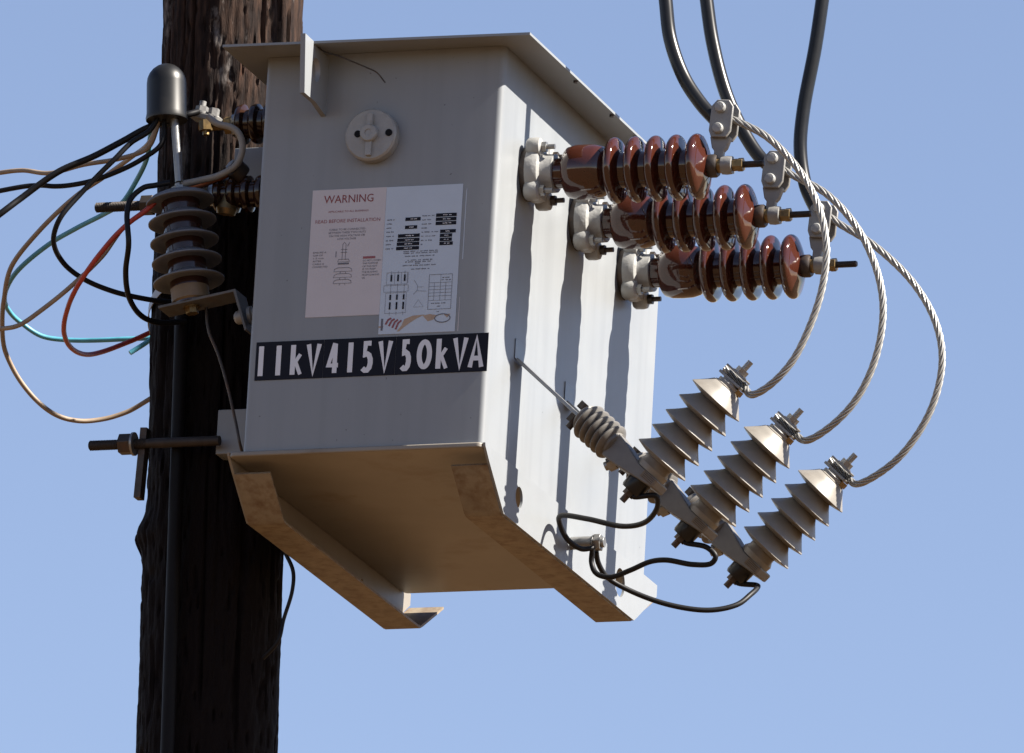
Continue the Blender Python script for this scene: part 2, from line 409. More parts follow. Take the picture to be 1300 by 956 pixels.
# lid: shallow hipped sheet with mitred brim, wider than the tank
def lid():
    o = [(-0.050, -0.086), (0.508, -0.067), (0.508, D + 0.07), (-0.050, D + 0.07)]; i = [(0, 0), (W, 0), (W, D), (0, D)]; t = 0.0045
    vs = [(x, y, 0.7080) for x, y in o] + [(x, y, 0.7130) for x, y in i] + [(x, y, 0.7080 + t) for x, y in o] + [(x, y, 0.7130 + t) for x, y in i]
    fs = []
    for k in range(4):
        j = (k + 1) % 4
        fs += [(k, 4 + k, 4 + j, j), (8 + k, 8 + j, 12 + j, 12 + k), (k, j, 8 + j, 8 + k)]
    fs += [(4, 5, 6, 7), (12, 13, 14, 15)]
    return MB().add(vs, fs)
ld = build('lid', lid(), 'lid_paint', tr, smooth=5)
for yy in (0.20, 0.40, 0.53):
    mb = MB(); nut(mb, frame((0.502, yy, 0.706), (0, 0, 1)), 0.0042, -0.0015, 0.0085)
    build('lid_bolt', mb, 'bolt_dark', ld)
# lifting lug, welded to the front, drilled
lug_o = [(0.002, 0.7065), (-0.064, 0.7065), (-0.073, 0.7120), (-0.123, 0.7130), (-0.110, 0.6095), (-0.052, 0.6100), (0.002, 0.6000)]
Mx = Matrix(((0, 0, 1, 0.112), (1, 0, 0, 0), (0, 1, 0, 0), (0, 0, 0, 1)))
build('lifting_lug', fill_plate(lug_o, [circle(-0.0600, 0.6665, 0.0210)], 0.009, Mx), 'tank_paint', tr, smooth=30)
# tap changer cover: disc, two drilled holes, centre knob with a pointer
Mt = frame((0.2095, 0, 0.5565), (0, -1, 0), (1, 0, 0))
tap = build('tap_changer', MB().lathe([(0.045, -0.002), (0.047, 0.004), (0.047, 0.020), (0.044, 0.0235), (0.020, 0.0245)], Mt, 48), 'cast_white', tr)
build('knob', MB().lathe([(0.0155, 0.022), (0.0155, 0.033), (0.014, 0.035), (0.0065, 0.035), (0.006, 0.0335)], Mt, 28), 'cast_white', tap)
mb = MB().prism([(-0.0048, -0.040), (0.0048, -0.040), (0.0060, 0.0), (0.0048, 0.036), (-0.0048, 0.036), (-0.0060, 0.0)], 0.022, 0.031, Mt)
build('pointer', mb, 'cast_white', tap, bevel=0.001)
for sx in (-1, 1):
    build('screw_hole', MB().cyl(0.0063, 0.0235, 0.0255, Mt @ Matrix.Translation((sx * 0.0305 + (0.004 if sx > 0 else 0.008), 0.001, 0)), 16), 'ink_black', tap)
# steel feet: two folded channels along the depth, ends cut on the slant
def foot(x_web, inward):
    t = 0.0045; zt, zb = -0.0008, -0.0965; y0, y1, y2, y3 = -0.002, 0.112, 0.828, 0.945
    outer = [(y0, zt), (y0 + 0.002, zt - 0.006), (y0 + 0.026, zt - 0.027), (y1 - 0.008, zb + 0.006), (y1, zb), (y2, zb), (y2 + 0.010, zb + 0.006), (y3, -0.022), (y3, zt)]
    Mw = Matrix(((0, 0, 1, x_web), (1, 0, 0, 0), (0, 1, 0, 0), (0, 0, 0, 1)))
    holes = [circle(0.186, -0.047, 0.019, 24), circle(0.742, -0.050, 0.026, 24)] if inward < 0 else [circle(0.69, -0.052, 0.011, 18)]
    f = build('mounting_foot', fill_plate(outer, holes, t, Mw), 'foot_paint' if inward < 0 else 'base_paint', tr, smooth=30)  # left foot gets the browner colour to stand in for shade on its inner side
    # flange: follows slanted front, bottom and slanted back
    w = 0.068; path = [(y0 + 0.030, zt - 0.030), (y1 - 0.006, zb + 0.004), (y1 + 0.004, zb), (y2 - 0.004, zb), (y2 + 0.008, zb + 0.006), (y3 - 0.004, -0.030)]
    xa = x_web + inward * t / 2; xb = x_web + inward * w; mb = MB(); vs = []; fs = []
    N = 14
    for i, (y, z) in enumerate(path):
        dy, dz = (path[min(i + 1, len(path) - 1)][0] - path[max(i - 1, 0)][0], path[min(i + 1, len(path) - 1)][1] - path[max(i - 1, 0)][1])
        L = math.hypot(dy, dz); ny, nz = -dz / L * 0.0022, dy / L * 0.0022
        vs += [(xa, y - ny, z - nz), (xb, y - ny, z - nz), (xb, y + ny, z + nz), (xa, y + ny, z + nz)]
    k = len(path)
    for i in range(k - 1):
        b = 4 * i
        for j in range(4): fs.append((b + j, b + (j + 1) % 4, b + 4 + (j + 1) % 4, b + 4 + j))
    fs += [(0, 1, 2, 3), (4 * k - 4, 4 * k - 1, 4 * k - 2, 4 * k - 3)]
    mb.add(vs, fs)
    build('flange', mb, 'foot_rust', f, smooth=20)
    return f
foot(-0.0242, 1); foot(W + 0.0022, -1)
# earth stud on the right foot
Ms = frame((W + 0.004, 0.47, -0.052), (1, 0, 0))
es = build('earth_stud', MB().cyl(0.0115, 0, 0.040, Ms, 20, 0.001), 'galvanised', tr)
mb = MB(); mb.cyl(0.014, 0.0405, 0.0435, Ms); nut(mb, Ms, 0.0155, 0.044, 0.056); mb.cyl(0.009, 0.056, 0.062, Ms)
build('nut', mb, 'galvanised', es, bevel=0.0008)

# ---- high voltage bushings
sheds_me = local_mesh('shed', MB().lathe([(0.029, -0.0135), (0.033, -0.0115), (0.040, -0.0098), (0.0500, -0.0086), (0.0545, -0.0070), (0.0570, -0.0035), (0.0578, 0.0), (0.0570, 0.0035), (0.0545, 0.0066), (0.0490, 0.0082), (0.0400, 0.0094), (0.033, 0.0110), (0.029, 0.0130)], None, 56), 'porcelain', 60)
end_me = local_mesh('shed', MB().lathe([(0.029, -0.0135), (0.033, -0.0115), (0.040, -0.0098), (0.0500, -0.0086), (0.0545, -0.0070), (0.0570, -0.0035), (0.0578, 0.0), (0.0570, 0.0035), (0.0545, 0.0066), (0.046, 0.0105), (0.030, 0.0165), (0.016, 0.021)], None, 56), 'porcelain', 60)
for b in range(3):
    y, z = YB[b], ZB[b]; M = frame((W, y, z), (1, 0, 0), (0, 0, 1))
    bu = build('bushing', MB().lathe([(0.0265, 0.04), (0.0265, 0.074), (0.0400, 0.0745), (0.0445, 0.079), (0.0475, 0.092), (0.0480, 0.110), (0.0470, 0.128), (0.0430, 0.141), (0.0370, 0.147), (0.0325, 0.150), (0.0310, 0.153), (0.0310, 0.322)], M, 56), 'porcelain', tr, smooth=50)
    for k, t in enumerate((0.163, 0.2005, 0.238, 0.2755, 0.313)):
        shared('shed', end_me if k == 4 else sheds_me, bu, M @ Matrix.Translation((0, 0, t)))
    build('gasket', MB().cyl(0.047, 0.0005, 0.010, M, 40), 'bolt_dark', bu)
    lobe = lambda a: 1 + 0.24 * max(0, math.cos(2 * (a - R(38)))) ** 6 if True else 1
    fl = MB().lathe([(0.044, 0.0095), (0.050, 0.011), (0.051, 0.024), (0.047, 0.032), (0.036, 0.034), (0.034, 0.040), (0.0335, 0.054), (0.030, 0.0545)], M, 96, lobe=lambda a: 1 + 0.0 * a)
    for q in (38, 142, 218, 322):
        Mq = M @ Matrix.Rotation(R(q), 4, 'Z') @ Matrix.Translation((0.050, 0, 0))
        fl.lathe([(0.0140, 0.0100), (0.0170, 0.014), (0.0175, 0.027), (0.0160, 0.034), (0.0110, 0.0365)], Mq, 20)
    build('flange', fl, 'cast_white', bu, smooth=45)
    for q in (38, 142, 218, 322):
        Mq = M @ Matrix.Rotation(R(q), 4, 'Z') @ Matrix.Translation((0.050, 0, 0))
        mb = MB(); nut(mb, Mq, 0.0095, 0.036, 0.045); mb.cyl(0.0045, 0.045, 0.060, Mq, 12)
        build('bolt', mb, 'galvanised' if q < 200 else 'bolt_dark', bu)
    mb = MB().lathe([(0.019, 0.332), (0.0205, 0.335), (0.0205, 0.345), (0.018, 0.349)], M, 28)
    st = build('terminal_stud', mb, 'bolt_dark', bu)
    build('collar', MB().lathe([(0.013, 0.3485), (0.013, 0.357)], M, 24), 'brass', bu)
    mb = MB(); nut(mb, M, 0.0115, 0.3765, 0.3858); nut(mb, M, 0.0125, 0.3855, 0.395)
    build('nut', mb, 'brass', bu, bevel=0.0007)
    th = [(0.0056, 0.356), (0.0056, 0.395)]
    for k in range(26): th += [(0.0060, 0.3955 + k * 0.0014), (0.0052, 0.3962 + k * 0.0014)]
    th.append((0.0045, 0.433)); build('thread', MB().lathe(th, M, 14), 'bolt_dark', bu)

# ---- low voltage bushings on the pole side, partly hidden
for (y, z, L, rr) in ((0.18, 0.652, 0.122, 0.036), (0.16, 0.517, 0.150, 0.033)):
    M = frame((0, y, z), (-1, 0, 0), (0, 0, 1))
    pr = [(rr * 0.8, 0.0), (rr * 0.8, 0.04)]
    t = 0.045
    while t < L - 0.012:
        pr += [(rr * 0.72, t), (rr * 0.98, t + 0.004), (rr, t + 0.009), (rr * 0.95, t + 0.014), (rr * 0.72, t + 0.018)]; t += 0.026
    pr += [(rr * 0.6, L)]
    lb = build('low_voltage_bushing', MB().lathe(pr, M, 36), 'lv_porcelain', tr, smooth=50)
    mb = MB().cyl(0.0085, L, L + 0.065, M, 16); nut(mb, M, 0.016, L + 0.004, L + 0.016); build('terminal_stud', mb, 'brass', lb)
# terminal connectors on the low voltage studs
M = Matrix.Translation((-0.170, 0.165, 0.660))
mb = MB().prism(rrect(-0.026, 0.030, -0.018, 0.018, 0.008), -0.004, 0.006, M @ Matrix.Rotation(R(12), 4, 'Y'))
c1 = build('terminal_connector', mb, 'grey_cast', tr, bevel=0.0015)
mb = MB(); Mb = frame((-0.178, 0.160, 0.668), (0.1, 0, 1)); mb.cyl(0.014, 0, 0.004, Mb); nut(mb, Mb, 0.0115, 0.004, 0.014); mb.cyl(0.006, 0.014, 0.024, Mb, 12)
Mb = frame((-0.155, 0.160, 0.664), (0.1, 0, 1)); nut(mb, Mb, 0.010, 0.0, 0.013); build('bolt', mb, 'grey_cast', c1)
mb = MB(); Mb = frame((-0.165, 0.150, 0.652), (0.1, 0, -1)); nut(mb, Mb, 0.012, 0.0, 0.018); mb.cyl(0.006, 0.018, 0.026, Mb, 12); build('nut', mb, 'brass', c1)
mb = MB(); Mb = frame((-0.098, 0.15, 0.556), (-0.5, -0.6, 0.5)); mb.lathe([(0.017, -0.012), (0.019, -0.008), (0.019, 0.008), (0.016, 0.012)], Mb, 20)
mb.box((0, 0.02, -0.004), (0.022, 0.03, 0.016), Mb)
c2 = build('terminal_connector', mb, 'bolt_dark', tr, bevel=0.0012)
mb = MB(); nut(mb, Mb, 0.0105, 0.012, 0.021); build('bolt', mb, 'galvanised', c2)
mb = MB(); Mb = frame((-0.112, 0.148, 0.508), (0.15, -0.1, 1)); mb.lathe([(0.016, -0.03), (0.019, -0.02), (0.012, -0.004), (0.010, 0.030)], Mb, 18)
build('terminal_connector', mb, 'brass', tr)
# brackets that bolt the tank to the pole
for z0, z1 in ((0.085, 0.166), (0.580, 0.647)):
    mb = MB().box((-0.082, 0.300, (z0 + z1) / 2), (0.164, 0.006, z1 - z0)); mb.box((-0.161, 0.345, (z0 + z1) / 2), (0.006, 0.084, z1 - z0)); mb.box((-0.0825, 0.3365, z0 + 0.003), (0.150, 0.066, 0.006))
    build('mounting_bracket', mb, 'tank_paint', tr, bevel=0.0012)
    mb = MB().box((-0.082, 0.59, (z0 + z1) / 2), (0.164, 0.006, z1 - z0)); mb.box((-0.161, 0.545, (z0 + z1) / 2), (0.006, 0.084, z1 - z0))
    build('mounting_bracket', mb, 'tank_paint', tr, bevel=0.0012)

# ---- voltage plates: white characters on black tape
GL = {
    '1': ([[(0.5, 0), (0.5, 1)]], 0.3),
    'k': ([[(0.02, 0), (0.02, 1)], [(0.98, 0.68), (0.08, 0.30)], [(0.40, 0.42), (1.06, 0.0)]], 1.0),
    'V': ([[(0.05, 1), (0.5, 0.0), (0.95, 1)]], 1.0),
    '4': ([[(1.05, 0.26), (0.05, 0.26), (0.66, 1.0)], [(0.70, 0.0), (0.70, 0.98)]], 1.0),
    '5': ([[(0.92, 0.95), (0.30, 0.95), (0.24, 0.56), (0.48, 0.60), (0.72, 0.55), (0.88, 0.42), (0.90, 0.28), (0.80, 0.13), (0.58, 0.05), (0.32, 0.05), (0.06, 0.12)]], 1.0),
    '0': (None, 1.0),
    'A': ([[(0.02, 0), (0.5, 1.0), (0.98, 0)], [(0.22, 0.30), (0.78, 0.30)]], 1.0)}
def X6(v): return 0.0150 + (v - 78) / 3.415 / 694
for (x0, x1, s) in ((78, 372.5, [('1', 92, 112), ('1', 167, 190), ('k', 230, 285), ('V', 298, 364)]),
                    (374.5, 685.5, [('4', 384, 448), ('1', 480, 503), ('5', 533, 594), ('V', 610, 674)]),
                    (687.5, 1085, [('5', 703, 759), ('0', 779, 845), ('k', 862, 917), ('V', 933, 1000), ('A', 1003, 1069)])):
    mb = MB().prism([(X6(x0), 0.1268), (X6(x1), 0.1268), (X6(x1), 0.1955), (X6(x0), 0.1955)], 0.0, 0.0012, Matrix(((1, 0, 0, 0), (0, 0, -1, 0), (0, 1, 0, 0), (0, 0, 0, 1))))
    pl = build('voltage_plate', mb, 'ink_navy', tr, smooth=0)
    for ch, a, b_ in s:
        mb = MB(); xa, xb = X6(a), X6(b_); z0, zh = 0.1345, 0.0535; sw = 0.0091
        if ch == '0':
            ribbon(mb, [((xa + xb) / 2 + (xb - xa - sw) / 2 * math.cos(q), z0 + zh / 2 + (zh - sw) / 2 * math.sin(q)) for q in [2 * math.pi * k / 36 for k in range(36)]], sw, -0.00145, True)
        else:
            for i, st in enumerate(GL[ch][0]):
                ins = sw / 2 if ch in 'k45' else sw / 3
                ribbon(mb, [(xa + (xb - xa) * u if ch == '1' else xa + ins + (xb - xa - 2 * ins) * u, z0 + zh * w_) for u, w_ in st], sw * (0.74 if ch == 'k' and i else 0.92 if ch in 'VA4' else 1.0), -0.00145 - 0.0001 * i)
        build('character', mb, 'ink_white', pl, smooth=0)

# ---- warning sticker
YS = -0.0012
Mf = Matrix(((1, 0, 0, 0), (0, 0, -1, 0), (0, 1, 0, 0), (0, 0, 0, 1)))
ws = build('warning_label', MB().prism([(0.1015, 0.2365), (0.2375, 0.2365), (0.2375, 0.4662), (0.1015, 0.4662)], 0.0, 0.0008, Mf), 'sticker_pink', tr, smooth=0)
rd = MB(); front_text(rd, 'WARNING', 0.1695, 0.4415, 0.0148, YS, 0.091); build('print', rd, 'ink_red', ws, smooth=0, kind='stuff')
rd = MB(); front_text(rd, 'READ BEFORE INSTALLATION', 0.1695, 0.4058, 0.0064, YS, 0.119)
front_text(rd, 'APPLICABLE TO ALL BUSHINGS', 0.1695, 0.4242, 0.0036, YS, 0.074); rect(rd, 0.2015, 0.2240, 0.3385, 0.3425, YS)
build('print', rd, 'ink_rose', ws, smooth=0, kind='stuff')
bk = MB()
for i, s in enumerate(('CABLE TO BE CONNECTED', 'BETWEEN THESE TWO NUTS', 'ON THE HIGH VOLTAGE OR', 'LOW VOLTAGE')): front_text(bk, s, 0.1695, 0.3915 - 0.0057 * i, 0.0037, YS, (0.066, 0.068, 0.066, 0.034)[i])
for i, s in enumerate(('ENSURE A', 'GAP OF', '1.5 mm', 'AFTER', 'CABLE IS', 'CONNECTED')): front_text(bk, s, 0.1090, 0.3515 - 0.0052 * i, 0.0032, YS, (0.024, 0.018, 0.019, 0.016, 0.021, 0.028)[i], 'LEFT')
for i, s in enumerate(('DO NOT LOOSEN', 'THE PURPOSE', 'OF THIS NUT', 'IS TO KEEP', 'THE BUSHING', 'FROM LEAKING', 'OIL')): front_text(bk, s, 0.2015, 0.3335 - 0.0052 * i, 0.0032, YS, (0.033, 0.028, 0.027, 0.024, 0.028, 0.031, 0.006)[i], 'LEFT')
build('print', bk, 'ink_grey', ws, smooth=0, kind='stuff')
dg_ = MB(); cx = 0.1660
def ln(pts, w=0.0008, c=False): ribbon(dg_, [(cx + a, b) for a, b in pts], w, YS - 0.0001 * (len(dg_.f) % 3), c)
ln([(-0.003, 0.338), (-0.003, 0.366), (0, 0.3695), (0.003, 0.366), (0.003, 0.338)]); ln([(-0.006, 0.3565), (0.006, 0.3565)]); ln([(-0.006, 0.3515), (0.006, 0.3515)])
ln([(-0.0145, 0.3540), (-0.0145, 0.3430)], 0.0013); ln([(0.006, 0.362), (0.0095, 0.369)])
ln([(-0.011, 0.3345), (0.011, 0.3345), (0.009, 0.339), (-0.009, 0.339)], c=True); ln([(-0.010, 0.3312), (0.010, 0.3312)], 0.003)
for k in range(3):
    z = 0.317 - 0.0107 * k; ln([(-0.0165, z), (-0.0155, z + 0.0045), (-0.010, z + 0.0068), (0.010, z + 0.0068), (0.0155, z + 0.0045), (0.0165, z)], c=True)
    ln([(-0.0045, z - 0.0006), (-0.0055, z - 0.0035)]); ln([(0.0045, z - 0.0006), (0.0055, z - 0.0035)])
build('diagram', dg_, 'ink_grey', ws, smooth=0, kind='stuff')

# ---- rating plate
rp_ = build('rating_plate', MB().prism([(0.2378, 0.2005), (0.3775, 0.2005), (0.3775, 0.4658), (0.2378, 0.4658)], 0.0, 0.0010, Mf), 'sticker_blue', tr, smooth=0)
YS = -0.00135
build('adhesive_strip', MB().prism([(0.3835, 0.330), (0.3848, 0.330), (0.3850, 0.460), (0.3838, 0.452)], 0.0, 0.0004, Mf), 'sticker_blue', rp_, smooth=0)
build('adhesive_strip', MB().prism([(0.3822, 0.201), (0.3836, 0.201), (0.3832, 0.262), (0.3826, 0.262)], 0.0, 0.0004, Mf), 'sticker_pink', rp_, smooth=0)
def UV(u, v): return 0.2378 + 0.1397 * u, 0.4658 - 0.2653 * v
rnd = random.Random(3)
bb = MB(); gg = MB(); wh = MB()
for u0, u1, v in ((.27, .47, .225), (.27, .43, .280), (.185, .47, .337), (.18, .47, .366), (.175, .47, .393), (.17, .47, .422),
                  (.67, .94, .207), (.67, .94, .235), (.67, .94, .263), (.735, .94, .318), (.735, .895, .346), (.735, .895, .374), (.735, .91, .401)):
    xa, za = UV(u0, v); xb, _ = UV(u1, v); rect(bb, xa, xb, za - 0.0031, za + 0.0031, YS)
    dashes(wh, xa + (xb - xa) * 0.35, xa + (xb - xa) * 0.75, za, 0.0024, YS - 0.0002, rnd)
for v in (.225, .252, .280, .308, .337, .366, .393, .422):
    xa, za = UV(.03, v); dashes(gg, xa, xa + 0.014, za, 0.0026, YS, rnd)
for k, v in enumerate((.207, .235, .263, .290, .318, .346, .374, .401)):
    xa, za = UV(.49, v); dashes(gg, xa, xa + (0.023, .016, .022, .014, .031, .030, .02, .004)[k], za, 0.0026, YS, rnd)
for v, a, b_ in ((.445, .27, .72), (.457, .27, .72), (.478, .29, .68), (.505, .33, .66), (.517, .30, .64), (.528, .43, .52), (.541, .27, .71), (.566, .38, .62)):
    xa, za = UV(a, v); xb, _ = UV(b_, v); dashes(gg, xa, xb, za, 0.0026, YS, rnd)
def gl(pts, w=0.0005, c=False): ribbon(gg, [UV(*p) for p in pts], w, YS - 0.0001 * (len(gg.f) % 4), c)
gl([(.07, .585), (.34, .585), (.34, .665), (.07, .665)], c=True); gl([(.04, .672), (.36, .672), (.36, .715), (.04, .715)], c=True); gl([(.07, .722), (.34, .722), (.34, .86), (.07, .86)], c=True)
for i in range(3):
    u = .13 + .088 * i; gl([(u, .575), (u, .60)]); gl([(u, .66), (u, .735)]); gl([(u, .85), (u, .875)]); gl([(u + .044, .585), (u + .044, .66)])
    for v0, v1 in ((.600, .645), (.735, .770), (.785, .835)):
        xa, za = UV(u - .010, v0); xb, zb = UV(u + .012, v1); rect(bb, xa, xb, zb, za, YS - 0.0004)
gl([(.43, .64), (.48, .68), (.48, .71), (.43, .74)]); gl([(.48, .69), (.56, .69)]); gl([(.47, .715), (.60, .72)])
gl([(.50, .775), (.44, .825), (.57, .825)], c=True)
gl([(.63, .61), (.93, .61), (.93, .845), (.63, .845)], 0.0007, True)
for v in (.665, .690, .712, .734, .756, .785): gl([(.63, v), (.93, v)])
for u in (.70, .78, .85): gl([(u, .665), (u, .785)])
gl([(.78, .61), (.78, .665)])
for v, a, b_ in ((.632, .80, .90), (.648, .79, .91), (.805, .67, .86), (.825, .75, .83), (.862, .75, .79)): xa, za = UV(a, v); xb, _ = UV(b_, v); dashes(gg, xa, xb, za, 0.0024, YS, rnd)
build('print', bb, 'ink_navy', rp_, smooth=0, kind='stuff'); build('print', gg, 'ink_grey', rp_, smooth=0, kind='stuff'); build('print', wh, 'ink_white', rp_, smooth=0, kind='stuff')
# picture strip along the lower edge: striped round patch, tan bands, dark oval
tn = MB(); pk = MB(); dk = MB()
tn.add([(UV(u, v)[0], YS, UV(u, v)[1]) for u, v in ((.24, .985), (.30, .945), (.33, .905), (.44, .882), (.60, .878), (.50, .90), (.42, .925), (.34, .955), (.27, .985))], [tuple(range(9))])
tn.add([(UV(u, v)[0], YS, UV(u, v)[1]) for u, v in ((.57, .885), (.66, .876), (.76, .886), (.71, .915), (.64, .925))], [tuple(range(5))])
tn.add([(UV(u, v)[0], YS, UV(u, v)[1]) for u, v in ((.84, .88), (.93, .88), (.89, .905))], [(0, 1, 2)])
rect(tn, UV(.0, 0)[0], UV(.06, 0)[0], UV(0, .955)[1], UV(0, .945)[1], YS)
for k in range(4): ribbon(pk, [UV(.09 + .045 * k, .935 + .012 * k), UV(.12 + .045 * k, .905 + .008 * k), UV(.16 + .045 * k, .893 + .006 * k)], 0.0032, YS - 0.0002)
ribbon(dk, [UV(.83 + .10 * math.cos(q), .907 + .028 * math.sin(q)) for q in [2 * math.pi * k / 28 for k in range(28)]], 0.0016, YS - 0.0003, True)
rect(dk, UV(.03, 0)[0], UV(.055, 0)[0], UV(0, .975)[1], UV(0, .895)[1], YS - 0.0003)
build('picture', tn, 'ink_tan', rp_, smooth=0, kind='stuff'); build('picture', pk, 'ink_rose', rp_, smooth=0, kind='stuff'); build('picture', dk, 'ink_grey', rp_, smooth=0, kind='stuff')

# ------------------------------------------------------------------ surge arresters on insulating brackets
AXS = [Vector((math.cos(R(q)), 0, math.sin(R(q)))) for q in (48.1, 47.7, 46.3)]     # each stands at its own slight tilt
def square_to(a): return Vector((a.z, 0, -a.x))
AX = AXS[0]
poly_shed = local_mesh('shed', MB().lathe([(0.0255, -0.0065), (0.030, -0.0062), (0.040, -0.0042), (0.0495, -0.0018), (0.0532, -0.0008), (0.0538, 0.0004), (0.0528, 0.0018), (0.044, 0.0105), (0.0345, 0.0205), (0.0285, 0.0280), (0.0255, 0.0290)], None, 56), 'polymer', 50)
ARR = ((0.155, (0.804, 0.1037)), (0.425, (0.8105, 0.0950)), (0.695, (0.8240, 0.0905)))
alab = ('ribbed surge arrester nearest the front panel, under the upper brown bushing', 'middle one of the three slanting surge arresters', 'lowest and rightmost ribbed surge arrester')
for b in range(3):
    y, (tx, tz) = ARR[b]; AX = AXS[b]
    top = Vector((tx, y, tz)); base = top - AX * 0.168
    ar = thing('surge_arrester', base - AX * 0.0, alab[b], 'surge arrester', 'surge arresters below the bushings')
    M = frame(base, AX, (0, 1, 0))
    ho = build('housing', MB().lathe([(0.030, 0.0), (0.031, 0.010), (0.0262, 0.018), (0.0262, 0.198), (0.022, 0.200)], M, 40), 'polymer', ar)
    for k in range(5): shared('shed', poly_shed, ar, M @ Matrix.Translation((0, 0, 0.168 - 0.0344 * k)))
    # line terminal: stacked washers, clamp plates, nut and stud
    mb = MB().cyl(0.0225, 0.198, 0.206, M, 32, 0.001); mb.cyl(0.0175, 0.206, 0.209, M, 32)
    te = build('terminal', mb, 'grey_cast', ar)
    mb = MB().box((0, 0.002, 0.2115), (0.030, 0.050, 0.005), M); build('clamp_plate', mb, 'grey_cast', te, bevel=0.001)
    mb = MB().box((0, 0.002, 0.2275), (0.028, 0.046, 0.004), M); build('clamp_plate', mb, 'grey_cast', te, bevel=0.001)
    mb = MB(); nut(mb, M, 0.0115, 0.230, 0.240); mb.cyl(0.0055, 0.240, 0.258, M, 14); mb.cyl(0.0145, 0.2293, 0.231, M, 20); build('nut', mb, 'galvanised', te)
    mb = MB(); Mn = M @ Matrix.Translation((0, -0.021, 0)); nut(mb, Mn, 0.0085, 0.199, 0.2085); build('nut', mb, 'brass', te)
    # insulating bracket: ribbed neck and tapering arm, square to the arrester
    BX = square_to(AX); p_end = base + BX * 0.032 + AX * (-0.004); p_rib = base - BX * 0.090 - AX * 0.004; p_root = Vector((W + 0.004, y, 0.1875))
    Mb_ = frame(base - BX * 0.165 - AX * 0.006, BX, (0, 1, 0))
    pr = [(0.022, 0.0), (0.026, 0.004)]
    for k in range(5): t = 0.010 + 0.0138 * k; pr += [(0.0235, t), (0.0325, t + 0.003), (0.0340, t + 0.0055), (0.0325, t + 0.008), (0.0235, t + 0.011)]
    pr += [(0.024, 0.082), (0.020, 0.085)]
    rb = build('ribbed_bracket', MB().lathe(pr, Mb_, 36, sx=1.22), 'bracket_polymer', ar, smooth=45)
    arm = MB(); vs = []
    for t, hu, hd, wy in ((0.080, 0.022, 0.026, 0.019), (0.110, 0.016, 0.024, 0.023), (0.150, 0.006, 0.018, 0.029), (0.198, 0.006, 0.010, 0.029)):
        vs += [(-wy, -hd, t), (wy, -hd, t), (wy, hu, t), (-wy, hu, t)]
    fs = [(0, 1, 2, 3), (12, 15, 14, 13)] + [(4 * i + j, 4 * i + (j + 1) % 4, 4 * i + 4 + (j + 1) % 4, 4 * i + 4 + j) for i in range(3) for j in range(4)]
    # local Y of this frame points along +/-AX; flip so that 'up' is towards the arrester
    sgn = 1 if Vector((Mb_[0][1], Mb_[1][1], Mb_[2][1])).dot(AX) > 0 else -1
    arm.add([(p[0], sgn * p[1], p[2]) for p in vs], fs, Mb_)
    am = build('bracket_arm', arm, 'bracket_polymer', ar, bevel=0.003)
    # small type label on the arm, lines too small to read
    mb = MB(); mb.box((-0.0293, sgn * -0.002, 0.182), (0.0012, 0.013, 0.030), Mb_); lb_ = build('type_label', mb, 'tan_base', am)
    mb = MB()
    for k in range(4): mb.box((-0.0300, sgn * (-0.0065 + 0.003 * k), 0.182), (0.0004, 0.0012, 0.024), Mb_)
    build('print', mb, 'bolt_dark', lb_, kind='stuff')
    # flat steel strap from the tank, with its fixing bolt
    p1 = base - BX * 0.150 - AX * 0.010
    d = (p1 - p_root); Mr = frame(p_root, d, (0, 1, 0)); L = d.length
    mb = MB().box((0, 0, L / 2), (0.044, 0.006, L), Mr); mb.box((0, 0, 0), (0.046, 0.036, 0.002), frame((W + 0.0012, y, 0.2060), (1, 0, 0), (0, 1, 0)))
    sp_ = build('strap', mb, 'galvanised', ar, bevel=0.001)
    mb = MB(); Mn = frame(base - BX * 0.172 - AX * 0.012, -AX, (0, 1, 0)); mb.cyl(0.014, 0.001, 0.004, Mn); nut(mb, Mn, 0.0135, 0.004, 0.016); mb.cyl(0.006, 0.016, 0.026, Mn, 12)
    nut(mb, frame(base - BX * 0.172 - AX * 0.004, AX, (0, 1, 0)), 0.0145, 0.004, 0.018); build('bolt', mb, 'bolt_dark', sp_)
    mb = MB(); Mn = frame(base - BX * 0.062 - AX * 0.026, -AX - BX * 0.5, (0, 1, 0)); nut(mb, Mn, 0.0125, 0.0, 0.014); mb.cyl(0.008, 0.014, 0.020, Mn, 14); build('bolt', mb, 'galvanised', ar)
    # disconnector below, with earth terminal
    Md = frame(base - AX * 0.012 - BX * 0.004, -AX, (0, 1, 0))
    dc = build('disconnector', MB().lathe([(0.020, 0.0), (0.0215, 0.004), (0.0205, 0.030), (0.018, 0.034)], Md, 28), 'rubber', ar)
    mb = MB(); nut(mb, Md, 0.0105, 0.034, 0.043); mb.cyl(0.0058, 0.043, 0.056, Md, 12); mb.box((0.004, -0.004, 0.0325), (0.014, 0.030, 0.003), Md); build('nut', mb, 'bolt_dark', dc)

